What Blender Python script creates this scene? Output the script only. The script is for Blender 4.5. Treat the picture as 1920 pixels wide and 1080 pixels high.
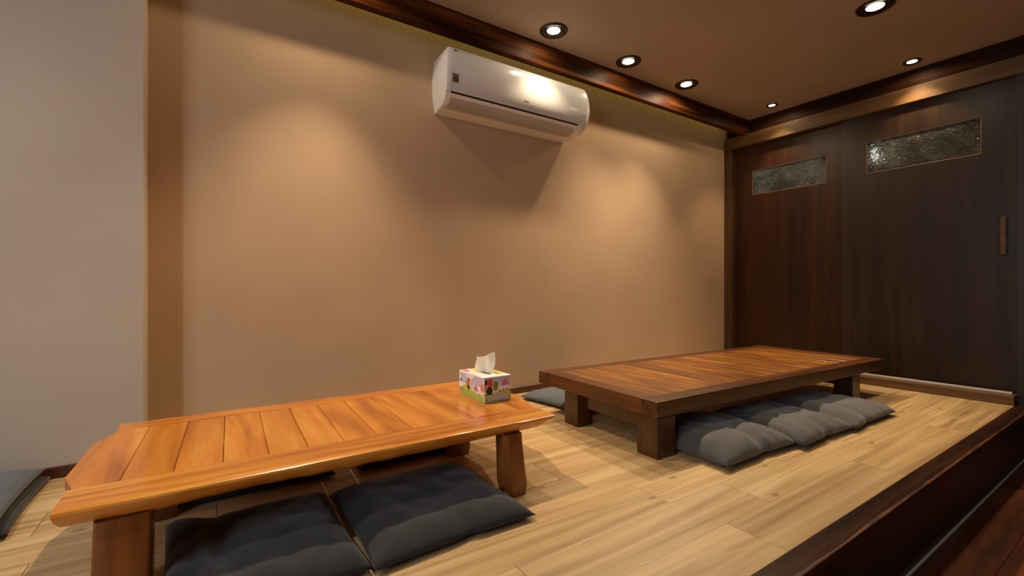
import bpy, bmesh, math, random
from mathutils import Vector, Matrix, noise

for o in list(bpy.data.objects): bpy.data.objects.remove(o, do_unlink=True)
random.seed(7)
SC = bpy.context.scene
COL = SC.collection
R = math.radians

# ------------------------------------------------------------------ camera, world, exposure
cam_d = bpy.data.cameras.new('camera'); cam = bpy.data.objects.new('camera', cam_d); COL.objects.link(cam)
cam_d.sensor_width = 36; cam_d.lens = 36 * 853.3 / 1920; cam_d.clip_start = .02
cam.location = (0, 0, .72)
YAW = math.atan(1285 / 853.3)                       # angle of the back wall's direction right of the view axis
cam.rotation_euler = (R(90), 0, R(0) - (math.pi / 2 - YAW))
SC.camera = cam
w = bpy.data.worlds.new('world'); SC.world = w; w.use_nodes = True
w.node_tree.nodes['Background'].inputs[0].default_value = (.9, .95, 1, 1)
w.node_tree.nodes['Background'].inputs[1].default_value = .05
vs = SC.view_settings
vs.view_transform = 'Standard'; vs.look = 'None'; vs.exposure = .12; vs.gamma = 1; vs.use_curve_mapping = False

# lamp strengths (each lamp is built by its own builder below)
WIDE_W, NARROW_W, COOL_W, SPILL = 108.0, 28.0, 58.0, .085
LAMP_COL = (1.0, .79, .52)
WINDOW_E = 8; WINDOW_COL = (.86, .93, 1.0)
CORR_W = 7.0
COVE_W = 2.6; COVE_COL = (1.0, .86, .25)

# ------------------------------------------------------------------ helpers
def srgb(r, g, b):
    f = lambda c: (c / 12.92 if c <= .04045 else ((c + .055) / 1.055) ** 2.4)
    return (f(r / 255), f(g / 255), f(b / 255), 1)

class NT:
    def __init__(s, name):
        s.m = bpy.data.materials.new(name); s.m.use_nodes = True
        s.t = s.m.node_tree; s.b = s.t.nodes['Principled BSDF']
    def n(s, typ, **kw):
        nd = s.t.nodes.new(typ)
        for k, v in kw.items():
            if k in nd.inputs: nd.inputs[k].default_value = v
            else: setattr(nd, k, v)
        return nd
    def l(s, a, b): s.t.links.new(a, b)
    def ramp(s, fac, stops):
        r = s.n('ShaderNodeValToRGB'); e = r.color_ramp.elements
        while len(e) < len(stops): e.new(.5)
        for i, (p, c) in enumerate(stops): e[i].position = p; e[i].color = c
        s.l(fac, r.inputs[0]); return r.outputs[0]
    def math(s, op, a, b=None, c=None):
        m = s.n('ShaderNodeMath', operation=op)
        for i, x in enumerate((a, b, c)):
            if x is None: continue
            if isinstance(x, (int, float)): m.inputs[i].default_value = x
            else: s.l(x, m.inputs[i])
        return m.outputs[0]
    def mix(s, typ, fac, a, b):
        m = s.n('ShaderNodeMix', data_type='RGBA', blend_type=typ)
        for i, x in ((0, fac), (6, a), (7, b)):
            if isinstance(x, (int, float, tuple)): m.inputs[i].default_value = x
            else: s.l(x, m.inputs[i])
        return m.outputs[2]
    def coords(s, scale, rnd=True):
        tc = s.n('ShaderNodeTexCoord'); out = tc.outputs['Object']
        if rnd:
            oi = s.n('ShaderNodeObjectInfo'); cb = s.n('ShaderNodeCombineXYZ')
            for i, k in enumerate((37.3, 91.7, 53.1)): s.l(s.math('MULTIPLY', oi.outputs['Random'], k), cb.inputs[i])
            ad = s.n('ShaderNodeVectorMath', operation='ADD'); s.l(out, ad.inputs[0]); s.l(cb.outputs[0], ad.inputs[1]); out = ad.outputs[0]
        s.base = out
        return s.mapped(scale)
    def mapped(s, scale):
        mp = s.n('ShaderNodeMapping'); mp.inputs['Scale'].default_value = scale; s.l(s.base, mp.inputs[0]); return mp.outputs[0]
    def noise(s, vec, scale=1., detail=4., rough=.5, dist=0.):
        nd = s.n('ShaderNodeTexNoise'); s.l(vec, nd.inputs['Vector'])
        nd.inputs['Scale'].default_value = scale; nd.inputs['Detail'].default_value = detail
        nd.inputs['Roughness'].default_value = rough; nd.inputs['Distortion'].default_value = dist
        return nd.outputs['Fac']
    def bump(s, h, strength=.1, dist=.002):
        b = s.n('ShaderNodeBump'); b.inputs['Strength'].default_value = strength; b.inputs['Distance'].default_value = dist
        s.l(h, b.inputs['Height']); s.l(b.outputs[0], s.b.inputs['Normal'])

def flat(name, c, rough=.5, metal=0, coat=0, spec=.5):
    k = NT(name); k.b.inputs['Base Color'].default_value = c; k.b.inputs['Roughness'].default_value = rough
    k.b.inputs['Metallic'].default_value = metal; k.b.inputs['Coat Weight'].default_value = coat
    k.b.inputs['Specular IOR Level'].default_value = spec
    return k.m

def axis_scale(axis, along, across):
    return tuple(along if 'xyz'[i] == axis else across for i in range(3))

def wood(name, dark, mid, light, axis='x', along=1.4, across=16, rough=.35, coat=0., coat_rough=.15, vary=.12, rings=.35, knots=0., bump=.08, spec=.5, blotch=0., blotch_col=None, spread=1.0):
    k = NT(name)
    v = k.coords(axis_scale(axis, along, across))
    f1 = k.noise(v, 1, 6, .6, .7)
    ring_v = k.mapped(axis_scale(axis, along * .45, across * .35))
    f2 = k.noise(ring_v, 1, 2, .5, .3)
    ringf = k.math('SINE', k.math('MULTIPLY', f2, 60))
    fine = k.noise(k.mapped(axis_scale(axis, along * 4, across * 12)), 1, 3, .7)
    fac = k.math('ADD', f1, k.math('MULTIPLY', ringf, .07 * rings))
    fac = k.math('ADD', fac, k.math('MULTIPLY', k.math('SUBTRACT', fine, .5), .16))
    s = .17 / spread
    col = k.ramp(fac, [(.5 - s, dark), (.5, mid), (.5 + s, light)])
    if knots:
        vo = k.n('ShaderNodeTexVoronoi', feature='F1', voronoi_dimensions='2D'); k.l(k.mapped(axis_scale(axis, 4.0, 8.0)), vo.inputs['Vector'])
        vo.inputs['Scale'].default_value = 1
        sep = k.n('ShaderNodeSeparateColor'); k.l(vo.outputs['Color'], sep.inputs[0])
        sel = k.math('GREATER_THAN', sep.outputs[0], 1 - knots)
        near = k.ramp(vo.outputs['Distance'], [(.04, (1, 1, 1, 1)), (.11, (0, 0, 0, 1))])
        km = k.math('MULTIPLY', sel, near)
        col = k.mix('MIX', k.math('MULTIPLY', km, .6), col, tuple(.35 * c for c in dark[:3]) + (1,))
    if blotch:
        bf = k.noise(k.mapped(axis_scale(axis, 2.2, 3.5)), 1, 3, .55, .4)
        bf = k.ramp(bf, [(.42, (0, 0, 0, 1)), (.66, (1, 1, 1, 1))])
        col = k.mix('MIX', k.math('MULTIPLY', bf, blotch), col, blotch_col or dark)
    oi = k.n('ShaderNodeObjectInfo')
    val = k.math('ADD', k.math('MULTIPLY', oi.outputs['Random'], vary * 2), 1 - vary)
    hs = k.n('ShaderNodeHueSaturation'); k.l(col, hs.inputs['Color']); k.l(val, hs.inputs['Value'])
    k.l(hs.outputs[0], k.b.inputs['Base Color'])
    k.b.inputs['Roughness'].default_value = rough; k.b.inputs['Coat Weight'].default_value = coat
    k.b.inputs['Coat Roughness'].default_value = coat_rough; k.b.inputs['Specular IOR Level'].default_value = spec
    k.bump(fac, bump, .002)
    return k.m

def plaster(name, c, var=.05, weave=True, rough=.85):
    k = NT(name)
    v = k.coords((1, 1, 1), rnd=False)
    f = k.noise(v, 2.2, 3, .5)
    a = tuple(x * (1 - var) for x in c[:3]) + (1,); b = tuple(min(1, x * (1 + var)) for x in c[:3]) + (1,)
    col = k.ramp(f, [(.3, a), (.7, b)])
    k.l(col, k.b.inputs['Base Color']); k.b.inputs['Roughness'].default_value = rough
    k.b.inputs['Specular IOR Level'].default_value = .25
    h = k.noise(k.mapped((160, 160, 40)), 1, 2, .6)
    k.bump(h, .12 if weave else .05, .001)
    return k.m

def fabric(name, c, var=.18):
    k = NT(name)
    v = k.coords((1, 1, 1))
    f = k.noise(v, 260, 2, .6)
    f2 = k.noise(k.mapped((1, 1, 1)), 6, 3, .5)
    fac = k.math('ADD', k.math('MULTIPLY', f, .6), k.math('MULTIPLY', f2, .4))
    a = tuple(x * (1 - var) for x in c[:3]) + (1,); b = tuple(x * (1 + var) for x in c[:3]) + (1,)
    k.l(k.ramp(fac, [(.35, a), (.65, b)]), k.b.inputs['Base Color'])
    k.b.inputs['Roughness'].default_value = .9; k.b.inputs['Specular IOR Level'].default_value = .2
    k.b.inputs['Sheen Weight'].default_value = .25; k.b.inputs['Sheen Roughness'].default_value = .5
    k.bump(f, .25, .001)
    return k.m

def emit(name, c, e):
    k = NT(name); k.b.inputs['Base Color'].default_value = (0, 0, 0, 1)
    k.b.inputs['Emission Color'].default_value = tuple(c[:3]) + (1,); k.b.inputs['Emission Strength'].default_value = e
    return k.m

def wloc(p):
    v = Vector((0, 0, 0))
    while p is not None: v += p.location; p = p.parent
    return v

def link(name, bm, mat, parent=None, smooth=None, center=True, recalc=True):
    """ONE mesh object from a bmesh given in world coordinates; the origin goes to the middle of its bounds."""
    if recalc: bmesh.ops.recalc_face_normals(bm, faces=bm.faces)
    me = bpy.data.meshes.new(name)
    c = Vector((0, 0, 0))
    if center and bm.verts:
        lo = Vector([min(v.co[i] for v in bm.verts) for i in range(3)]); hi = Vector([max(v.co[i] for v in bm.verts) for i in range(3)])
        c = (lo + hi) / 2
        for v in bm.verts: v.co -= c
    bm.to_mesh(me); bm.free()
    for m in (mat if isinstance(mat, (list, tuple)) else [mat]): me.materials.append(m)
    if smooth is not None:
        for p in me.polygons: p.use_smooth = True
        me.set_sharp_from_angle(angle=R(smooth))
    o = bpy.data.objects.new(name, me); COL.objects.link(o)
    if parent is not None: o.parent = parent; o.location = c - wloc(parent)
    else: o.location = c
    return o

def tag(o, label=None, cat=None, group=None, kind=None):
    for k, v in (('label', label), ('category', cat), ('group', group), ('kind', kind)):
        if v: o[k] = v
    return o

def empty(name, loc, label=None, cat=None, group=None, kind=None):
    o = bpy.data.objects.new(name, None); COL.objects.link(o); o.location = loc; o.empty_display_size = .05
    return tag(o, label, cat, group, kind)

def add_box(bm, x0, x1, y0, y1, z0, z1, bev=0., seg=1, mi=0):
    vs_ = [bm.verts.new((x, y, z)) for x in (x0, x1) for y in (y0, y1) for z in (z0, z1)]
    fs = []
    for q in ((0, 1, 3, 2), (4, 6, 7, 5), (0, 4, 5, 1), (2, 3, 7, 6), (0, 2, 6, 4), (1, 5, 7, 3)):
        f = bm.faces.new([vs_[i] for i in q]); f.material_index = mi; fs.append(f)
    if bev:
        es = list({e for f in fs for e in f.edges})
        bmesh.ops.bevel(bm, geom=es, offset=bev, segments=seg, profile=.5, affect='EDGES')
    return bm

def box(name, x0, x1, y0, y1, z0, z1, mat, parent=None, bev=0., seg=1, **kw):
    bm = bmesh.new(); add_box(bm, x0, x1, y0, y1, z0, z1, bev, seg)
    return link(name, bm, mat, parent, **kw)

def add_prism(bm, pts, z0, z1, bev=0., seg=1):
    a = [bm.verts.new((x, y, z0)) for x, y in pts]; b = [bm.verts.new((x, y, z1)) for x, y in pts]
    n = len(pts); fs = [bm.faces.new(a[::-1]), bm.faces.new(b)]
    for i in range(n): fs.append(bm.faces.new((a[i], a[(i + 1) % n], b[(i + 1) % n], b[i])))
    if bev: bmesh.ops.bevel(bm, geom=list({e for f in fs for e in f.edges}), offset=bev, segments=seg, profile=.5, affect='EDGES')
    return bm

def prism(name, pts, z0, z1, mat, parent=None, bev=0., seg=1, **kw):
    bm = bmesh.new(); add_prism(bm, pts, z0, z1, bev, seg); return link(name, bm, mat, parent, **kw)

def lathe_bm(prof, n=40, cx=0, cy=0):
    bm = bmesh.new(); rings = []
    for r, z in prof:
        rings.append([bm.verts.new((cx + r * math.cos(2 * math.pi * i / n), cy + r * math.sin(2 * math.pi * i / n), z)) for i in range(n)])
    for a, b in zip(rings, rings[1:]):
        for i in range(n): bm.faces.new((a[i], a[(i + 1) % n], b[(i + 1) % n], b[i]))
    return bm

def loft_bm(rows, close_v=False):
    bm = bmesh.new(); g = [[bm.verts.new(p) for p in r] for r in rows]
    for a, b in zip(g, g[1:]):
        m = len(a)
        for i in range(m if close_v else m - 1): bm.faces.new((a[i], a[(i + 1) % m], b[(i + 1) % m], b[i]))
    return bm, g

def copy_obj(o, parent=None, loc=None):
    c = o.copy(); COL.objects.link(c)
    if parent is not None: c.parent = parent
    if loc is not None: c.location = loc
    for ch in list(o.children):
        copy_obj(ch, c)
    return c

# ------------------------------------------------------------------ materials
M = {}
M['wall'] = plaster('beige_wallpaper', srgb(196, 165, 135))
M['pier'] = plaster('grey_beige_wallpaper', srgb(202, 188, 172))
M['ceil'] = plaster('ceiling_paint', srgb(176, 160, 144), weave=False)
M['rearwall'] = plaster('rear_wall_paint', srgb(170, 150, 125), weave=False)
M['oak'] = wood('light_oak_plank', srgb(160, 126, 84), srgb(198, 165, 116), srgb(220, 191, 145), 'x', .6, 17, .45, spread=.74, vary=.07, rings=1.1, knots=.2, bump=.03, blotch=.22, blotch_col=srgb(160, 122, 78))
M['brown_floor'] = wood('red_brown_plank', srgb(70, 36, 20), srgb(104, 56, 32), srgb(130, 76, 46), 'x', 1.2, 10, .35, vary=.22, rings=.5, bump=.04)
M['trim'] = wood('dark_stained_trim', srgb(34, 16, 6), srgb(64, 33, 13), srgb(108, 60, 25), 'x', 1.0, 22, .5, vary=.05, rings=.3, spec=.06)
M['edge'] = wood('dark_nosing', srgb(30, 14, 5), srgb(50, 25, 9), srgb(74, 39, 14), 'x', 1.0, 22, .4, vary=.05, rings=.2, spec=.2)
M['trim_y'] = wood('dark_stained_trim_cross', srgb(30, 17, 9), srgb(44, 25, 13), srgb(60, 36, 18), 'y', 1.0, 22, .5, vary=.05, rings=.3, spec=.06)
M['strip'] = wood('brown_header_strip', srgb(66, 44, 13), srgb(86, 58, 19), srgb(106, 75, 27), 'y', 1.0, 20, .5, vary=.03)
M['jamb'] = wood('brown_jamb_post', srgb(56, 34, 16), srgb(76, 48, 22), srgb(96, 62, 30), 'z', 1.0, 20, .45, vary=.03)
M['kick'] = wood('brown_kickboard', srgb(74, 48, 18), srgb(98, 66, 27), srgb(120, 84, 38), 'y', 1.0, 22, .4, coat=.2, vary=.03)
M['base'] = wood('brown_baseboard', srgb(58, 30, 16), srgb(86, 46, 26), srgb(108, 62, 36), 'x', 1.0, 22, .4, coat=.2, vary=.03)
M['riser'] = wood('dark_riser', srgb(22, 12, 6), srgb(34, 19, 10), srgb(48, 28, 15), 'x', .8, 14, .4, vary=.05)
M['riser_z'] = wood('dark_post', srgb(24, 13, 7), srgb(36, 20, 11), srgb(50, 29, 16), 'z', .8, 14, .4, vary=.05)
M['worn'] = wood('worn_edge', srgb(42, 19, 7), srgb(78, 38, 13), srgb(116, 60, 22), 'x', 5, 60, .5, vary=.03, spread=1.4)
M['door'] = wood('red_brown_door_veneer', srgb(36, 17, 5), srgb(50, 25, 8), srgb(62, 33, 12), 'z', .7, 11, .36, vary=.02, rings=.1, bump=.05, spec=.32)
M['door2'] = wood('dark_brown_door_veneer', srgb(30, 18, 8), srgb(40, 25, 12), srgb(52, 34, 18), 'z', .7, 11, .36, vary=.02, rings=.1, bump=.05, spec=.38)
M['bead'] = flat('glazing_bead', srgb(108, 78, 48), .4)
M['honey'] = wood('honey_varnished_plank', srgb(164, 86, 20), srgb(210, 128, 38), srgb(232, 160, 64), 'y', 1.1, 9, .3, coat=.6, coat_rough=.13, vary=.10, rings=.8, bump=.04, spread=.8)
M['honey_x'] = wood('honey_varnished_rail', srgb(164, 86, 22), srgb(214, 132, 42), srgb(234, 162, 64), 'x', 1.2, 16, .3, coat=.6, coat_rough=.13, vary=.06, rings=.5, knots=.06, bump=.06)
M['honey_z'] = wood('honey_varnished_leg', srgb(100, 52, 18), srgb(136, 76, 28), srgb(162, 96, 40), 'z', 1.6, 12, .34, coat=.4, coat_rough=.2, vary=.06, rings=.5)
M['walnut'] = wood('brown_varnished_plank', srgb(88, 48, 13), srgb(140, 86, 29), srgb(176, 116, 45), 'y', 1.8, 22, .33, coat=.4, coat_rough=.2, vary=.13, rings=.4, bump=.06, blotch=.7, blotch_col=srgb(88, 48, 14))
M['walnut_x'] = wood('brown_varnished_rail', srgb(50, 25, 8), srgb(80, 42, 13), srgb(110, 62, 21), 'x', 1.2, 20, .36, coat=.25, coat_rough=.2, vary=.04, rings=.3)
M['walnut_end'] = wood('brown_varnished_end_rail', srgb(54, 27, 8), srgb(86, 46, 14), srgb(116, 66, 23), 'y', 1.2, 20, .36, coat=.25, coat_rough=.2, vary=.04, rings=.3)
M['walnut_dark'] = wood('dark_brown_table_frame', srgb(42, 21, 8), srgb(66, 34, 13), srgb(88, 48, 20), 'z', 1.5, 16, .34, coat=.35, coat_rough=.22, vary=.06, rings=.4)
M['charcoal'] = fabric('charcoal_cotton', srgb(43, 43, 46))
M['grey'] = fabric('grey_cotton', srgb(90, 87, 88))
M['bluegrey'] = fabric('blue_grey_cotton', srgb(94, 100, 110))
M['bronze'] = flat('dark_bronze', srgb(52, 40, 30), .35, .6)
M['reflector'] = flat('lamp_reflector', srgb(120, 100, 80), .25, .9)
M['lamp'] = emit('lamp_disc', (1, .86, .62), 24)
M['white'] = flat('white_plastic', srgb(232, 230, 228), .22, 0, .4)
M['white2'] = flat('white_plastic_side', srgb(235, 236, 238), .35)
M['black'] = flat('black_gap', srgb(14, 12, 11), .7)
M['greymark'] = flat('grey_print', srgb(116, 104, 94), .6)
M['palemark'] = flat('pale_grey_print', srgb(170, 158, 150), .6)
M['sticker'] = flat('grey_sticker', srgb(172, 158, 148), .5)
M['inkdark'] = flat('dark_print', srgb(60, 44, 36), .6)
M['metal'] = flat('brushed_metal_rail', srgb(225, 218, 208), .45)
M['corridor'] = plaster('corridor_paint', srgb(150, 150, 142), weave=False)
M['bulb'] = emit('bulb', (1, .95, .88), 12)
M['window'] = emit('daylight_pane', WINDOW_COL, WINDOW_E)
k = NT('white_tissue'); k.b.inputs['Base Color'].default_value = srgb(253, 252, 250); k.b.inputs['Roughness'].default_value = .9
tr = k.n('ShaderNodeBsdfTranslucent', Color=srgb(250, 248, 246)); mx = k.n('ShaderNodeMixShader'); mx.inputs[0].default_value = .5
k.l(k.b.outputs[0], mx.inputs[1]); k.l(tr.outputs[0], mx.inputs[2]); k.l(mx.outputs[0], k.t.nodes['Material Output'].inputs['Surface'])
M['paper'] = k.m

k = NT('patterned_glass')
v = k.coords((1, 1, 1))
h1 = k.n('ShaderNodeTexVoronoi', feature='F1'); k.l(k.mapped((1, 52, 66)), h1.inputs['Vector']); h1.inputs['Scale'].default_value = 1
h2 = k.noise(k.mapped((1, 30, 60)), 1, 4, .6, .6)
k.bump(k.math('ADD', h1.outputs['Distance'], k.math('MULTIPLY', h2, .35)), 1.0, .016)
tint = k.noise(k.mapped((1, 5, 7)), 1, 4, .6, .8)
k.l(k.ramp(tint, [(.38, srgb(120, 124, 118)), (.66, srgb(196, 198, 190))]), k.b.inputs['Base Color'])
k.b.inputs['Roughness'].default_value = .0; k.b.inputs['Transmission Weight'].default_value = .9
k.b.inputs['Specular IOR Level'].default_value = .8
M['glass'] = k.m

# ------------------------------------------------------------------ the setting
ZL = -.27                 # lower walkway; the platform's top is z = 0
YW = 2.57; YP = 2.394; XP = -.228; XL = -2.2; CE = 2.30
structure = lambda o, lab=None: tag(o, lab, None, None, 'structure')

pf = structure(box('floor', XL, 4.30, .565, YW + .1, ZL, -.006, M['oak']), 'raised platform floor of light oak planks')
ROW = .178
known = {0: .405, 1: .66, 2: .37, 3: .675, 4: .19, 5: .52, 6: .02, 7: -.433 + .0, 8: .31, 9: .80, 10: .15, 11: .6}
PL = .9125
for r in range(11):
    y0 = .618 + ROW * r; y1 = min(y0 + ROW, YW)
    off = known[r] % PL
    x = XL - PL + ((off - XL) % PL)
    while x < 4.10:
        a, b = max(x, XL), min(x + PL, 4.09)
        if b - a > .02: box('plank', a + .0009, b - .0009, y0 + .0001, y1 - .0001, -.006, 0, M['oak'], pf, bev=.0004)
        x += PL
lf = structure(box('floor', XL, 4.30, -3.0, .55, ZL - .1, ZL - .006, M['brown_floor']), 'lower walkway floor of red-brown planks')
for r in range(6):
    y1 = .535 - .15 * r; y0 = y1 - .15; x = .6 - (r * .37) % .9
    while x < 4.25:
        box('plank', x + .0008, min(x + .9, 4.25) - .0008, y0 + .0006, y1 - .0006, ZL - .006, ZL, M['brown_floor'], lf, bev=.0008)
        x += .9
# platform edge
te = structure(empty('trim_1', (1, .577, 0), None), 'dark worn nosing board along the platform edge')
box('board', XL, 4.22, .542, .615, -.032, .003, M['edge'], te, bev=.003, seg=2)
n = 120                                                     # worn strip along the outer arris
rows = []
for i in range(n + 1):
    x = .6 + (4.15 - .6) * i / n
    wd = .007 + .009 * noise.noise((x * 3.1, 0, 0)) + .004 * noise.noise((x * 17, 3, 0))
    if x > 2.9: wd *= max(.15, 1 - (x - 2.9) * .9)
    wd = max(.0015, wd)
    rows.append([(x, .5435, -.012), (x, .5412, -.004), (x, .5445, .0030), (x, .5465, .0036), (x, .5465 + wd, .0036), (x, .5475 + wd, .0028)])
bm, _ = loft_bm(rows); link('worn_edge', bm, M['worn'], te, smooth=40)
rs = structure(box('trim_2', XL, 4.22, .553, .566, ZL, -.032, M['riser']), 'dark brown riser panel below the platform edge')
structure(box('trim_3', XL, 4.22, .5445, .5525, ZL, ZL + .010, M['metal'], bev=.002), 'thin metal strip along the foot of the riser')

structure(box('wall_back', XP - .4, 4.33, YW, YW + .12, ZL, 2.75, M['wall']), 'beige papered back wall')
structure(box('wall_pier', XL - .1, XP, YP, YW, 0, 2.75, M['pier']), 'grey-beige projecting pier left of the back wall')
structure(box('baseboard_pier', XL, XP + .010, YP - .011, YP, 0, .045, M['base'], bev=.002), 'brown baseboard along the pier')
structure(box('baseboard_back', XP + .012, 4.2, YW - .011, YW, 0, .045, M['base'], bev=.002), 'brown baseboard along the back wall')
structure(box('ceiling', XL - .1, 4.6, -3.1, 2.388, CE, CE + .1, M['ceil']), 'brown painted ceiling')
structure(box('ceiling', XL - .1, 4.6, 2.388, YW + .12, 2.62, 2.72, M['ceil']), 'top of the light cove above the back wall')
structure(box('trim_4', XL, 4.235, 2.34, 2.388, 2.158, CE + .32, M['trim'], bev=.003, seg=2), 'dark varnished beam along the ceiling cove')
structure(box('trim_5', 4.235, 4.30, -.6, 2.56, 2.17, CE, M['trim_y'], bev=.002), 'dark beam above the sliding doors')
structure(box('trim_6', 4.198, 4.30, -.6, 2.566, 2.056, 2.168, M['strip'], bev=.002), 'brown header strip above the sliding doors')
structure(box('trim_7', 4.205, 4.32, 2.49, 2.568, 0, 2.055, M['jamb'], bev=.002), 'brown jamb post at the back wall corner')
structure(box('trim_8', 4.195, 4.32, .46, .622, ZL, 2.055, M['riser_z'], bev=.002), 'dark post at the right end of the doors')
structure(box('baseboard_right', 4.08, 4.20, .617, 2.555, 0, .058, M['kick'], bev=.002), 'brown kickboard below the sliding doors')
structure(box('trim_9', 4.172, 4.186, .64, 2.48, .058, .068, M['metal']), 'metal door track on the kickboard')
structure(box('wall_right', 5.60, 5.70, -3.1, 3.6, ZL, 2.75, M['corridor']), 'dim corridor wall beyond the sliding doors')
structure(box('wall_right', 4.33, 5.60, 3.50, 3.60, ZL, 2.75, M['corridor']), 'end of the corridor beyond the doors')
structure(box('wall_right', 4.33, 5.60, -.4, -.3, ZL, 2.75, M['corridor']), 'near end of the corridor beyond the doors')
structure(box('ceiling', 4.31, 5.70, -3.1, 3.6, 2.65, 2.75, M['corridor']), 'corridor ceiling beyond the doors')
structure(box('floor', 4.31, 5.60, -3.1, 3.6, ZL - .1, ZL, M['brown_floor']), 'corridor floor beyond the doors')
structure(box('wall_right', 4.25, 4.42, -3.1, .46, ZL, CE, M['door']), 'dark wood wall right of the doors')
# rest of the room, behind the camera
structure(box('wall_front', XL - .1, 4.55, -3.2, -3.1, ZL, CE, M['rearwall']), 'plain wall behind the viewer')
wl = structure(empty('wall_left', (XL - .05, 0, 0)), 'left wall with a window')
W0, W1, WZ0, WZ1 = -.75, .60, .95, 2.1
for (a, b, c, d) in ((-3.1, W0, ZL, CE), (W1, YP, ZL, CE), (W0, W1, ZL, WZ0), (W0, W1, WZ1, CE)):
    box('wall_section', XL - .1, XL, a, b, c, d, M['pier'], wl)
wn = structure(empty('window_1', (XL - .05, (W0 + W1) / 2, WZ0)), 'daylit window in the left wall')
box('pane', XL - .06, XL - .05, W0, W1, WZ0, WZ1, M['window'], wn)
for (a, b, c, d) in ((W0, W0 + .05, WZ0, WZ1), (W1 - .05, W1, WZ0, WZ1), (W0 + .05, W1 - .05, WZ0, WZ0 + .05), (W0 + .05, W1 - .05, WZ1 - .05, WZ1)):
    box('frame', XL - .045, XL + .01, a, b, c, d, M['trim_y'], wn, bev=.003)

# sliding doors: panel with a real opening, glazing beads, patterned pane, bar handle
def door(name, x, y0, y1, wy0, wy1, wz0, wz1, hy, hz0, hz1, label, hw, hx, dm):
    d = structure(empty(name, (x, (y0 + y1) / 2, .06)), label)
    z0, z1, t = .062, 2.10, .02
    bm = bmesh.new()
    ys = [y0, wy0, wy1, y1]; zs = [z0, wz0, wz1, z1]
    fr = {}
    V = lambda X, i, j: fr.setdefault((X, i, j), bm.verts.new((X, ys[i], zs[j])) if (X, i, j) not in fr else fr[(X, i, j)])
    for X in (x, x + t):
        for i in range(3):
            for j in range(3):
                if (i, j) == (1, 1): continue
                bm.faces.new([V(X, i, j), V(X, i + 1, j), V(X, i + 1, j + 1), V(X, i, j + 1)])
    loop = lambda pts: [bm.faces.new([V(x, *a), V(x, *b), V(x + t, *b), V(x + t, *a)]) for a, b in zip(pts, pts[1:] + pts[:1])]
    loop([(0, 0), (1, 0), (2, 0), (3, 0), (3, 1), (3, 2), (3, 3), (2, 3), (1, 3), (0, 3), (0, 2), (0, 1)])
    loop([(1, 1), (2, 1), (2, 2), (1, 2)])
    link('panel', bm, dm, d)
    box('glass_pane', x + .010, x + .014, wy0, wy1, wz0, wz1, M['glass'], d)
    b = .006
    for (a0, a1, c0, c1) in ((wy0, wy1, wz0, wz0 + b), (wy0, wy1, wz1 - b, wz1), (wy0, wy0 + b, wz0 + b, wz1 - b), (wy1 - b, wy1, wz0 + b, wz1 - b)):
        box('glazing_bead', x + .001, x + .0095, a0, a1, c0, c1, M['bead'], d, bev=.0015)
    h = box('handle', x - hx, x + .001, hy - hw, hy + hw, hz0, hz1, M['strip'] if hx > .01 else M['trim_y'], d, bev=min(.004, hx * .4), seg=2)
    tag(h, 'wooden bar handle')
    return d
door('door_1', 4.262, 1.56, 2.50, 1.701, 2.324, 1.593, 1.828, 2.452, .80, 1.03, 'left sliding door, reddish dark veneer with small patterned window', .006, .006, M['door'])
door('door_2', 4.232, .618, 1.582, .785, 1.42, 1.602, 1.850, .684, .93, 1.173, 'right sliding door, dark brown veneer with wide patterned window', .014, .02, M['door2'])

# ------------------------------------------------------------------ ceiling lights
def make_light(x, y, r, ri, watts, angle, blend, label, group, col=LAMP_COL, tx=0., ty=0., z=CE):
    t = empty('downlight', (x, y, z), label, 'ceiling light', group)
    bm = lathe_bm([(r, z - .0005), (r * .995, z - .005), (r * .96, z - .008), (r * .80, z - .008), (r * .74, z - .006)], 44, x, y)
    link('rim', bm, M['bronze'], t, smooth=50)
    bm = lathe_bm([(r * .745, z - .006), (r * .62, z - .0035), (ri, z - .0022)], 44, x, y)
    link('reflector', bm, M['bronze'], t, smooth=50)
    bm = bmesh.new(); bmesh.ops.create_circle(bm, cap_ends=True, segments=36, radius=ri, matrix=Matrix.Translation((x, y, z - .0028)))
    for f in bm.faces:
        f.normal_update()
        if f.normal.z > 0: f.normal_flip()
    link('lamp_disc', bm, M['lamp'], t, recalc=False)
    ld = bpy.data.lights.new('lamp', 'SPOT'); ld.energy = watts; ld.color = col; ld.spot_size = R(angle); ld.spot_blend = blend; ld.shadow_soft_size = ri * .55
    lo = bpy.data.objects.new('lamp', ld); COL.objects.link(lo); lo.parent = t; lo.location = (0, 0, -.012); lo.rotation_euler = (R(ty), R(tx), 0)
    if watts > 20:                                       # wide spill of the frosted lens around the main beam
        ls_ = bpy.data.lights.new('spill', 'SPOT'); ls_.energy = watts * SPILL; ls_.color = col; ls_.spot_size = R(172); ls_.spot_blend = .35; ls_.shadow_soft_size = ri * .6
        lo2 = bpy.data.objects.new('spill', ls_); COL.objects.link(lo2); lo2.parent = t; lo2.location = (0, 0, -.012)
    return t
make_light(1.757, 2.184, .086, .040, .42 * WIDE_W, 96, 1.0, 'round recessed downlight nearest the air conditioner, left of the beam row', None, ty=-8)
make_light(2.430, 2.194, .086, .040, .6 * WIDE_W, 96, 1.0, 'middle of three large round downlights along the dark beam', None, ty=-10)
make_light(3.079, 2.192, .086, .040, 1.1 * WIDE_W, 104, 1.0, 'large round downlight along the dark beam, closest to the doors', None, tx=12, ty=-14)
make_light(3.110, 1.000, .090, .042, 0.4 * WIDE_W, 96, 1.0, 'large round downlight cut by the top of the picture', None)
make_light(4.078, 1.100, .052, .028, NARROW_W, 88, .7, 'small recessed downlight in front of the right sliding door', None, (1.0, .72, .42))
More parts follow.
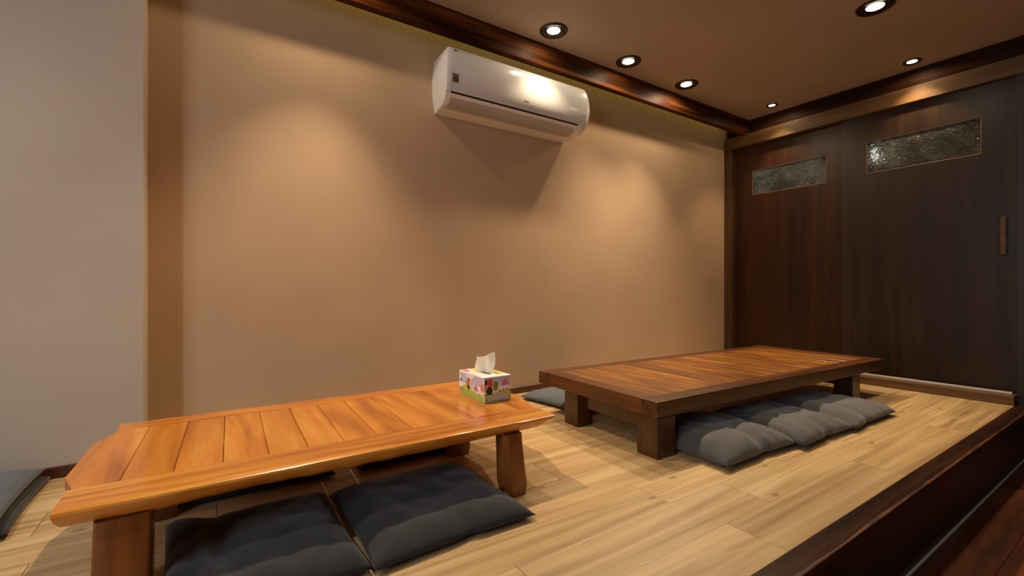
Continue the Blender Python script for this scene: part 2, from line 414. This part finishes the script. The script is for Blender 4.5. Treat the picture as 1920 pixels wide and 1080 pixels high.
make_light(4.045, 2.033, .044, .024, NARROW_W, 88, .7, 'tiny recessed downlight in the corner by the left sliding door', None, (1.0, .72, .42))
make_light(.45, 2.19, .086, .040, 1.0 * WIDE_W, 84, 1.0, 'round warm downlight over the honey table, above the picture edge', None, ty=-7)
make_light(-1.20, 1.05, .086, .040, COOL_W, 150, 1.0, 'cool white downlight overhead left of the honey table, outside the picture', None, (1.0, .95, .90))
# a lit bulb in the corridor behind the doors, seen only as sparkle through the patterned pane
cb = empty('corridor_lamp', (4.55, 1.455, 1.8120), 'bright bulb sparkling through the left end of the wide door pane', 'lamp')
link('bulb', lathe_bm([(.0005, 1.7760), (.007, 1.7830), (.010, 1.7960), (.010, 1.8120), (.009, 1.8340), (.012, 1.8470)], 20, 4.55, 1.455), M['bulb'], cb, smooth=60)
link('socket', lathe_bm([(.013, 1.8440), (.015, 1.8460), (.015, 1.8820), (.005, 1.8870), (.005, 2.65)], 16, 4.55, 1.455), M['bronze'], cb, smooth=40)
ld = bpy.data.lights.new('corridor_fill', 'POINT'); ld.energy = CORR_W; ld.color = (.92, .97, 1.0); ld.shadow_soft_size = .03
lo = bpy.data.objects.new('corridor_fill', ld); COL.objects.link(lo); lo.parent = cb; lo.location = (.35, 1.35, .60)      # added fill to brighten the corridor, no lamp body, clear of the panes' view
# LED strip hidden behind the beam, washing the top of the back wall
ls = empty('light_strip', (2.0, 2.40, 2.45), 'yellow-green strip light tucked behind the ceiling beam', 'strip light')
box('channel', XP, 4.2, 2.389, 2.395, 2.44, 2.46, M['white2'], ls)
ld = bpy.data.lights.new('strip', 'AREA'); ld.shape = 'RECTANGLE'; ld.size = 4.4; ld.size_y = .012; ld.energy = COVE_W; ld.color = COVE_COL
lo = bpy.data.objects.new('strip', ld); COL.objects.link(lo); lo.parent = ls; lo.location = (0, -.002, 0); lo.rotation_euler = (R(90), 0, 0)

# ------------------------------------------------------------------ air conditioner
def text_obj(name, body, size, mat, parent, origin, xdir, updir, ext=.0006):
    cu = bpy.data.curves.new(name, 'FONT'); cu.body = body; cu.size = size; cu.align_x = 'CENTER'; cu.align_y = 'CENTER'; cu.extrude = ext
    tmp = bpy.data.objects.new(name, cu); COL.objects.link(tmp)
    me = bpy.data.meshes.new_from_object(tmp.evaluated_get(bpy.context.evaluated_depsgraph_get()))
    bpy.data.objects.remove(tmp, do_unlink=True)
    me.name = name; me.materials.clear(); me.materials.append(mat)
    o = bpy.data.objects.new(name, me); COL.objects.link(o)
    X = Vector(xdir).normalized(); U = Vector(updir).normalized(); N = X.cross(U)
    o.parent = parent; o.matrix_local = Matrix((X, U, N)).transposed().to_4x4(); o.location = Vector(origin) - wloc(parent)
    return o

ac = empty('air_conditioner', (1.645, YW, 1.775), 'white wall-mounted split air conditioner below the dark beam', 'air conditioner')
# profile: z, y of the front skin, x of the left end (front), x of the left end (at the wall)
PR = [(2.100, 2.372, 1.136, 1.140), (2.098, 2.357, 1.134, 1.139), (2.085, 2.341, 1.128, 1.136), (2.06, 2.330, 1.119, 1.131), (2.02, 2.323, 1.111, 1.125),
      (1.985, 2.320, 1.107, 1.122), (1.94, 2.320, 1.105, 1.121), (1.90, 2.325, 1.106, 1.123), (1.865, 2.334, 1.109, 1.126), (1.840, 2.346, 1.112, 1.129),
      (1.832, 2.351, 1.113, 1.130), (1.815, 2.366, 1.117, 1.133), (1.800, 2.386, 1.121, 1.136), (1.788, 2.414, 1.126, 1.138), (1.780, 2.455, 1.132, 1.140), (1.777, 2.51, 1.137, 1.141), (1.776, 2.566, 1.141, 1.141)]
XM = 1.645
mirror = lambda x: 2 * XM - x
SPLIT = 10
def skin(idx, name, mat, push=0.):
    rows = []
    for i in idx:
        z, y, xl, _ = PR[i]; xr = mirror(xl); r = []
        r.append((xl, y + .004, z))
        for t in (0.006, .03, .25, .5, .75, .97, .994): r.append((xl + (xr - xl) * t, y - push, z))
        r.append((xr, y + .004, z)); rows.append(r)
    bm, _ = loft_bm(rows); return link(name, bm, mat, ac, smooth=35)
skin(range(0, SPLIT), 'front_panel', M['white'])
skin(range(SPLIT, len(PR)), 'lower_housing', M['white'])
# dark outlet slit between panel and housing
bm, _ = loft_bm([[(1.142, 2.3445, 1.8405), (2.100, 2.3445, 1.8405)], [(1.142, 2.3495, 1.8320), (2.100, 2.3495, 1.8320)], [(1.142, 2.40, 1.832), (2.100, 2.40, 1.832)]]); link('outlet_slit', bm, M['black'], ac)
bm, _ = loft_bm([[(1.113, 2.346, 1.840), (1.142, 2.346, 1.840)], [(1.113, 2.351, 1.832), (1.142, 2.351, 1.832)]]); link('slit_end', bm, M['white'], ac)
bm, _ = loft_bm([[(2.100, 2.346, 1.840), (2.177, 2.346, 1.840)], [(2.100, 2.351, 1.832), (2.177, 2.351, 1.832)]]); link('slit_end', bm, M['white'], ac)
# louver flap lying on the housing
rows = []
for z, y, xl, _ in PR[SPLIT + 1:SPLIT + 5]:
    rows.append([(1.150, y - .0025, z - .0022), (1.6, y - .0025, z - .0022), (2.094, y - .0025, z - .0022)])
rows[0] = [(x, y + .0012, z + .002) for x, y, z in rows[0]]
bm, g = loft_bm(rows); bmesh.ops.solidify(bm, geom=bm.faces[:], thickness=.002); link('louver', bm, M['white'], ac, smooth=35)
for side in (0, 1):
    rows = []
    for z, y, xf, xb in PR:
        ys = [y + (2.568 - y) * t for t in (0, .04, .35, .7, 1)]
        xs = [xf + (xb - xf) * t - .004 * math.sin(math.pi * t) for t in (0, .04, .35, .7, 1)]
        rows.append([((mirror(a) if side else a), b + (.004 if q == 0 else 0), z) for q, (a, b) in enumerate(zip(xs, ys))])
    bm, _ = loft_bm(rows); link('end_cap', bm, M['white2'], ac, smooth=40)
bm, _ = loft_bm([[(1.136, 2.372, 2.100), (mirror(1.136), 2.372, 2.100)], [(1.140, 2.568, 2.100), (mirror(1.140), 2.568, 2.100)]]); link('top_cover', bm, M['white2'], ac)
box('rear_plate', 1.16, 2.13, 2.555, 2.5695, 1.79, 2.09, M['white2'], ac)
# marks on the front panel
def front_y(z):
    for a, b in zip(PR, PR[1:]):
        if b[0] <= z <= a[0]:
            t = (a[0] - z) / (a[0] - b[0]); return a[1] + (b[1] - a[1]) * t
def patch(name, x0, x1, z0, z1, mat, off=.0008, parent=ac, n=3):
    rows = []
    for j in range(n + 1):
        z = z0 + (z1 - z0) * j / n; y = front_y(z) - off
        rows.append([(x0, y, z), (x1, y, z)])
    bm, _ = loft_bm(rows); bmesh.ops.solidify(bm, geom=bm.faces[:], thickness=-.0004); return link(name, bm, mat, parent)
st = patch('sticker', 1.140, 1.180, 1.886, 1.934, M['sticker'])
patch('sticker_band', 1.142, 1.178, 1.924, 1.932, M['palemark'], .0016, st)
text_obj('sticker_number', '10', .034, M['inkdark'], st, (1.160, front_y(1.905) - .0018, 1.905), (1, 0, 0), (0, -.06, 1))
z = 2.071
lg = text_obj('logo_letters', 'LG', .015, M['greymark'], ac, (1.182, front_y(z) - .001, z), (1, 0, 0), (0, -.25, 1))
bm = lathe_bm([(.0035, 0), (.0072, 0), (.0072, .001), (.0035, .001)], 20)
bmesh.ops.rotate(bm, verts=bm.verts, cent=(0, 0, 0), matrix=Matrix.Rotation(R(78), 3, 'X'))
bmesh.ops.translate(bm, verts=bm.verts, vec=(1.164, front_y(z) - .0012, z)); link('logo_ring', bm, M['inkdark'], ac)
patch('printed_mark', 1.635, 1.642, 1.887, 1.894, M['greymark']); patch('printed_mark', 1.643, 1.676, 1.887, 1.892, M['greymark'])
patch('printed_mark', 2.115, 2.160, 1.897, 1.900, M['palemark']); patch('printed_mark', 2.085, 2.110, 1.878, 1.880, M['palemark'])

# ------------------------------------------------------------------ left table (honey, live-edge rails)
lt = empty('low_table', (.4, 1.68, 0), 'long honey-varnished low table with live-edge rails, carrying the tissue box', 'table')
ZT = .25
def rail(y_out, y_in, sgn, x0t, x1t, x0b, x1b, seed, name='rail'):
    N = 72; rows = []
    w = abs(y_in - y_out)
    prof = [(1.0, 0), (.30, 0), (.05, -.0004), (.014, -.0028), (.0, -.008), (.045, -.019), (.13, -.033), (.25, -.045), (.40, -.052), (1.0, -.052)]
    for i in range(N + 1):
        t = i / N; r = []
        for q, (a, dz) in enumerate(prof):
            d = -dz / .052
            xa = x0t + (x0b - x0t) * d ** 1.3; xb = x1t + (x1b - x1t) * d ** 1.3
            x = xa + (xb - xa) * t
            wv = .006 * noise.noise((x * 3.2, seed, q * .15)) + .0025 * noise.noise((x * 14, seed, q * .5))
            y = y_out + sgn * (a * w)
            z = ZT + dz
            if q in (2, 3, 4, 5, 6, 7, 8): y += sgn * wv * (1.0 if q > 3 else .5)
            if q >= 6: z += .007 * noise.noise((x * 4.5, seed + 9, 0)) + .003 * noise.noise((x * 19, seed, 2))
            r.append((x, y, z))
        rows.append(r)
    bm, g = loft_bm(rows, close_v=True)
    bm.faces.new(g[0][::-1]); bm.faces.new(g[-1])
    return link(name, bm, M['honey_x'], lt, smooth=32)
rail(1.315, 1.4515, 1, -.277, 1.068, -.266, .950, 3.1)
rail(2.062, 1.967, -1, -.255, 1.055, -.24, .98, 7.7)
seams = [-.185, -.078, .030, .140, .243, .345, .448, .566, .690, .800, .905, .998]
ya, yb, sl = 1.4525, 1.966, .016
gp = .0008
prism('plank', [(-.30, 1.555), (-.268, ya), (seams[0] - gp, ya), (seams[0] + sl - gp, yb), (-.25, yb), (-.292, 1.84)], ZT - .030, ZT, M['honey'], lt, bev=.002)
for a, b in zip(seams, seams[1:]):
    prism('plank', [(a + gp, ya), (b - gp, ya), (b + sl - gp, yb), (a + sl + gp, yb)], ZT - .030, ZT + random.uniform(-.0006, .0004), M['honey'], lt, bev=.0016)
a = seams[-1]
prism('plank', [(a + gp, ya), (1.063, ya), (1.085, 1.508), (1.125, 1.66), (1.118, 1.78), (1.065, yb), (a + sl + gp, yb)], ZT - .030, ZT, M['honey'], lt, bev=.002)
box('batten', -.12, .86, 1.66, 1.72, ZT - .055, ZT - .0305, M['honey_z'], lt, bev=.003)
def leg(parent, b, t, z1, mat, bev=.008, z0=0.):
    bm = bmesh.new(); R0 = []
    N = 6
    for i in range(N + 1):
        q = i / N; e = (1 - q) ** 1.15
        x0, x1, y0, y1 = [t[j] + (b[j] - t[j]) * e for j in range(4)]
        sh = .006 if i == 0 else 0
        c = .007
        R0.append([bm.verts.new(p) for p in ((x0 + c + sh, y0 + sh, z0 + q * z1), (x1 - c - sh, y0 + sh, z0 + q * z1), (x1 - sh, y0 + c + sh, z0 + q * z1), (x1 - sh, y1 - c - sh, z0 + q * z1), (x1 - c - sh, y1 - sh, z0 + q * z1), (x0 + c + sh, y1 - sh, z0 + q * z1), (x0 + sh, y1 - c - sh, z0 + q * z1), (x0 + sh, y0 + c + sh, z0 + q * z1))])
        if i == 0: pass
    for a, b_ in zip(R0, R0[1:]):
        for i in range(8): bm.faces.new((a[i], a[(i + 1) % 8], b_[(i + 1) % 8], b_[i]))
    bm.faces.new(R0[0][::-1]); bm.faces.new(R0[-1])
    return link('leg', bm, mat, parent, smooth=50)
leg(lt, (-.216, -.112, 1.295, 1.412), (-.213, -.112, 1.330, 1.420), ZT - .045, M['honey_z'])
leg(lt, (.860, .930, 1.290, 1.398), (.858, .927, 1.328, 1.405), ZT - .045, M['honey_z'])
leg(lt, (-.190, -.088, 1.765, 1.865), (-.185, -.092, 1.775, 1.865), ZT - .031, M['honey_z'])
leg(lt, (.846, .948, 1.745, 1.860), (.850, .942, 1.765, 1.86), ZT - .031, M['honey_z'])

# ------------------------------------------------------------------ right table (dark brown slab)
CX, CY = 2.676, 1.628
rt = empty('low_table', (CX, CY, 0), 'heavy dark-brown low table with thick square-edged top near the doors', 'table')
HL, HD, Z0, Z1 = 1.117, .427, .176, .245
fw = .085
for s in (-1, 1):
    y0 = CY - HD if s < 0 else CY + HD - fw
    box('rail', CX - HL, CX + HL, y0, y0 + fw, Z0, Z1, M['walnut_x'], rt, bev=.004, seg=2)
for s in (-1, 1):
    x0 = CX - HL if s < 0 else CX + HL - fw
    box('end_rail', x0, x0 + fw, CY - HD + fw + .0006, CY + HD - fw - .0006, Z0, Z1, M['walnut_end'], rt, bev=.004, seg=2)
NP = 17; x0 = CX - HL + fw + .0006; wp = (2 * HL - 2 * fw - .0012) / NP
for i in range(NP):
    box('plank', x0 + wp * i + .0006, x0 + wp * (i + 1) - .0006, CY - HD + fw + .0006, CY + HD - fw - .0006, Z1 - .03, Z1 - .0005 + random.uniform(-.0003, .0003), M['walnut'], rt, bev=.0008)
for (xa, xb, yc, yd) in ((-1.108, -.992, -.418, -.305), (-1.10, -.995, .105, .212), (.675, .782, -.418, -.310), (.675, .782, .105, .212)):
    box('leg', CX + xa, CX + xb, CY + yc, CY + yd, 0, Z0 - .0005, M['walnut_dark'], rt, bev=.005, seg=2)
box('apron', CX - 1.062, CX - 1.030, CY - .304, CY + .104, .098, Z0 - .001, M['walnut_dark'], rt, bev=.003)
box('apron', CX + .70, CX + .735, CY - .309, CY + .104, .098, Z0 - .001, M['walnut_dark'], rt, bev=.003)
rt.rotation_euler = (0, 0, R(-1.9))

# ------------------------------------------------------------------ cushions
def cushion(cx, cy, w, d, h, rot, mat, label, group, z=0., seed=1., tucks=(), pw=5.0, wr=1.0, squeeze=0.):
    """A soft flat floor cushion: two puffed sheets sewn on the rim, corners drawn to points, a dip across the middle."""
    N = 34; bm = bmesh.new(); grids = []
    for side in (1, -1):
        g = []
        for i in range(N + 1):
            row = []
            for j in range(N + 1):
                u = -1 + 2 * i / N; v = -1 + 2 * j / N
                u = math.copysign(abs(u) ** .8, u); v = math.copysign(abs(v) ** .8, v)
                e = max(0, (1 - abs(u) ** pw)) ** .5 * max(0, (1 - abs(v) ** pw)) ** .5
                pull = 1 - .035 * (1 - abs(v) ** 2) * (abs(u) ** 3); pull2 = 1 - .035 * (1 - abs(u) ** 2) * (abs(v) ** 3)
                x = u * w / 2 * pull; y = v * d / 2 * pull2
                cr = 1 - abs(noise.noise((u * 2.3 + seed * 2.7, v * 1.5 - seed, 1.3 + seed))) * 2
                nz = .20 * noise.noise((u * 1.6 + seed * 7.1, v * 1.6 + seed * 3.3, 0)) + .08 * noise.noise((u * 4.5 + seed, v * 4.5, seed)) - wr * .16 * max(0, cr - .55) / .45
                t = e * (1 + nz)
                edge = max(abs(u), abs(v))
                ang = math.atan2(v, u)
                puck = .05 * math.sin(ang * 23 + seed * 5 + 2 * noise.noise((u * 3, v * 3, seed))) * (edge ** 6) * (1 - edge ** 14) * 2
                t += puck * e
                for (tu, tv, ru, rv, am) in tucks:
                    k_ = math.exp(-((u - tu) / ru) ** 2 - ((v - tv) / rv) ** 2)
                    t *= 1 - am * k_
                    y += am * k_ * .020 * (1 if tv < 0 else -1)
                zz = h * .5 + (h * .5 * t if side > 0 else -h * .5 * e * .98)
                if side > 0: zz += .002 * noise.noise((u * 9, v * 9, seed + 4)) * e
                zz = max(zz, h * .02)
                # rim sinks towards the floor
                rim = edge ** 10
                zz = zz * (1 - .45 * rim) if side > 0 else zz * (1 - .45 * rim)
                if squeeze and u < -.3:
                    q = (-.3 - u) / .7; zz += squeeze * q * q * (.6 + .8 * noise.noise((v * 2.2, seed, 1)))
                row.append((x, y, zz))
            g.append(row)
        grids.append(g)
    top = [[bm.verts.new(p) for p in r] for r in grids[0]]
    bot = []
    for i in range(N + 1):
        r = []
        for j in range(N + 1):
            r.append(top[i][j] if i in (0, N) or j in (0, N) else bm.verts.new(grids[1][i][j]))
        bot.append(r)
    for i in range(N):
        for j in range(N):
            bm.faces.new((top[i][j], top[i + 1][j], top[i + 1][j + 1], top[i][j + 1]))
            bm.faces.new((bot[i][j], bot[i][j + 1], bot[i + 1][j + 1], bot[i + 1][j]))
    bmesh.ops.rotate(bm, verts=bm.verts, cent=(0, 0, 0), matrix=Matrix.Rotation(R(rot), 3, 'Z'))
    mz = min(v.co.z for v in bm.verts)
    bmesh.ops.translate(bm, verts=bm.verts, vec=(cx, cy, z - mz))
    o = link('floor_cushion', bm, mat, None, smooth=180)
    for p in o.data.polygons: p.use_smooth = True
    return tag(o, label, 'cushion', group)
GL = 'cushions around the honey table'; GR = 'cushions around the dark table'
cushion(.588, 1.380, .500, .500, .068, 1.0, M['charcoal'], 'charcoal floor cushion under the honey table beside its right front leg', GL, seed=2.2, tucks=((.10, -1.0, .10, .28, .55),))
cushion(.118, 1.385, .436, .500, .068, 1.5, M['charcoal'], 'charcoal floor cushion rumpled against the left front leg of the honey table', GL, seed=5.4, squeeze=.045, tucks=((-.45, .2, .10, .7, .5), (-.75, -.5, .12, .35, .5)))
cushion(.155, 2.045, .49, .47, .05, 0, M['charcoal'], 'dark floor cushion behind the honey table, the left one seen beneath its top', GL, seed=3.3)
cushion(.70, 2.03, .44, .47, .05, 1, M['charcoal'], 'dark floor cushion behind the honey table, by its right rear leg', GL, seed=4.1)
cushion(-.752, 2.115, .53, .50, .055, 1.5, M['charcoal'], 'lower dark floor cushion of the pair in front of the grey pier', 'stacked cushions by the pier', seed=6.1)
cushion(-.770, 2.110, .53, .50, .055, 0.5, M['bluegrey'], 'upper blue-grey floor cushion of the pair in front of the grey pier', 'stacked cushions by the pier', z=.036, seed=7.2)
cushion(1.940, 1.250, .520, .500, .100, -1.5, M['grey'], 'grey floor cushion next to the near leg of the dark table', GR, seed=8.5, tucks=((.12, -.9, .12, .45, .55),))
cushion(2.435, 1.200, .495, .500, .096, -1.0, M['grey'], 'middle of three grey floor cushions along the dark table', GR, seed=9.7, tucks=((.0, -.9, .11, .5, .6), (.75, -.6, .1, .3, .3)))
cushion(2.945, 1.180, .560, .490, .090, 0.5, M['grey'], 'grey floor cushion closest to the doors beside the dark table', GR, seed=11.2, tucks=((-.35, -.8, .12, .5, .5),))
cushion(1.965, 2.205, .52, .52, .065, 8, M['bluegrey'], 'blue-grey floor cushion between the back wall and the dark table', GR, seed=12.6)

# ------------------------------------------------------------------ tissue box
tb = empty('tissue_box', (.993, 1.713, ZT), 'small tissue box printed with a village scene on the honey table', 'tissue box')
X0, X1, Y0, Y1, H = .928, 1.060, 1.603, 1.823, .105
PM = {n_: flat('print_' + n_, c, .45) for n_, c in dict(white=srgb(248, 244, 242), sky=srgb(186, 206, 230), green=srgb(168, 192, 84), lime=srgb(196, 206, 96), red=srgb(214, 74, 48), orange=srgb(232, 136, 72),
      dark=srgb(44, 48, 52), pink=srgb(214, 120, 150), mauve=srgb(206, 190, 214), yellow=srgb(226, 206, 104), leaf=srgb(120, 150, 60), label=srgb(200, 188, 186), plum=srgb(130, 60, 90)).items()}
keys = list(PM); mats = [PM[n_] for n_ in keys]
box('carton', X0, X1, Y0, Y1, ZT + .0005, ZT + H, PM['white'], tb, bev=.0012)
def ell(cx, cy, rx, ry, n=14): return [(cx + rx * math.cos(2 * math.pi * i / n), cy + ry * math.sin(2 * math.pi * i / n)) for i in range(n)]
def printed(name, mapf, shapes):
    bm = bmesh.new()
    for q, (c, pts) in enumerate(shapes):
        f = bm.faces.new([bm.verts.new(mapf(u, v, .0003 + .00008 * q)) for u, v in pts]); f.material_index = keys.index(c)
    return link(name, bm, mats, tb, recalc=False)
m_left = lambda u, v, o: (X0 - o, Y1 - (Y1 - Y0) * u, ZT + H * v)
m_front = lambda u, v, o: (X0 + (X1 - X0) * u, Y0 - o, ZT + H * v)
m_top = lambda u, v, o: (X0 + (X1 - X0) * u, Y0 + (Y1 - Y0) * v, ZT + H + o)
E2 = lambda *a: ell(*a)
printed('printed_scene', m_left, [
    ('sky', [(.05, .55), (.35, .50), (.65, .62), (.6, .85), (.4, .72), (.28, .9), (.06, .92)]), ('mauve', [(.55, .55), (.98, .6), (.98, .95), (.6, .95)]),
    ('lime', [(.02, .30), (.12, .36), (.3, .52), (.42, .46), (.55, .34), (.8, .26), (.98, .34), (.98, .03), (.02, .03)]),
    ('green', [(.02, .20), (.25, .30), (.5, .26), (.75, .16), (.98, .24), (.98, .03), (.02, .03)]),
    ('dark', E2(.09, .63, .035, .06)), ('orange', E2(.36, .58, .05, .14)), ('red', E2(.41, .66, .05, .17)), ('yellow', E2(.46, .55, .035, .12)), ('dark', E2(.40, .42, .055, .10)), ('sky', E2(.53, .5, .03, .14)),
    ('white', [(.58, .36), (.58, .50), (.68, .70), (.80, .46), (.80, .30)]), ('pink', [(.60, .44), (.69, .66), (.79, .42), (.79, .36), (.61, .38)]),
    ('orange', E2(.93, .56, .05, .17)), ('plum', E2(.05, .27, .025, .05)), ('red', E2(.15, .24, .025, .06)), ('plum', E2(.62, .30, .015, .03)), ('plum', E2(.84, .28, .02, .035))])
printed('printed_scene', m_front, [
    ('mauve', [(.02, .55), (.98, .55), (.98, .97), (.02, .97)]), ('sky', [(.30, .75), (.62, .80), (.62, .95), (.3, .95)]), ('lime', [(.02, .30), (.3, .36), (.6, .42), (.98, .46), (.98, .03), (.02, .03)]),
    ('leaf', E2(.42, .62, .09, .20)), ('orange', E2(.03, .58, .03, .18)), ('dark', E2(.07, .80, .05, .12)), ('red', E2(.21, .74, .09, .20)), ('dark', E2(.19, .46, .12, .15)), ('dark', [(.02, .34), (.30, .345), (.30, .31), (.02, .31)]),
    ('white', [(.50, .42), (.50, .56), (.60, .78), (.70, .56), (.70, .42)]), ('pink', [(.60, .60), (.68, .80), (.80, .88), (.92, .62)]), ('white', [(.62, .46), (.62, .60), (.92, .62), (.92, .48)]),
    ('plum', E2(.56, .42, .03, .04)), ('plum', E2(.70, .44, .03, .04)), ('plum', E2(.82, .46, .025, .04)), ('dark', E2(.96, .40, .02, .05)),
    ('green', [(.02, .03), (.98, .03), (.98, .16), (.02, .20)]), ('label', [(.18, .05), (.88, .07), (.88, .30), (.18, .28)]), ('mauve', [(.34, .10), (.66, .11), (.66, .14), (.34, .13)])])
printed('printed_scene', m_top, [
    ('yellow', [(.30, .55), (.97, .10), (.97, .97), (.35, .97)]), ('lime', [(.55, .50), (.95, .30), (.95, .9), (.6, .9)]), ('pink', [(.03, .70), (.22, .72), (.22, .97), (.03, .97)]), ('dark', E2(.74, .33, .06, .03)), ('plum', E2(.70, .20, .10, .02)),
    ('dark', E2(.46, .50, .10, .27))])
# tissue: a folded, pulled-up sheet
rows = []
NT_ = 22
for j in range(13):
    t = j / 12; r = []
    for i in range(NT_ + 1):
        s = -1 + 2 * i / NT_
        wd = .033 + .022 * math.sin(min(1, t * 1.6) * math.pi / 2)
        fold = .012 * math.sin(s * 6.0 + .6) * (.45 + .6 * t) + .004 * math.sin(s * 13 + 3 * t)
        top = .074 + .003 * math.sin(s * 8) - .030 * max(0, (-s - .2) / .8) ** 2.0
        if s > .52: top += .014 + .006 * (s - .52)
        elif s > .44: top -= .004
        bulge = -.007 * math.sin(math.pi * min(1, t * 1.1)) if s < -.6 else 0.
        yy = Y0 + .108 - s * wd + (.022 * t * max(0, s - .3)) - bulge
        xx = X0 + .060 + s * wd * .36 + fold + .010 * t * max(0, s)
        r.append((xx, yy, ZT + H - .004 + t * top))
    rows.append(r)
bm, _ = loft_bm(rows); bmesh.ops.solidify(bm, geom=bm.faces[:], thickness=.0012)
link('tissue', bm, M['paper'], tb, smooth=60)
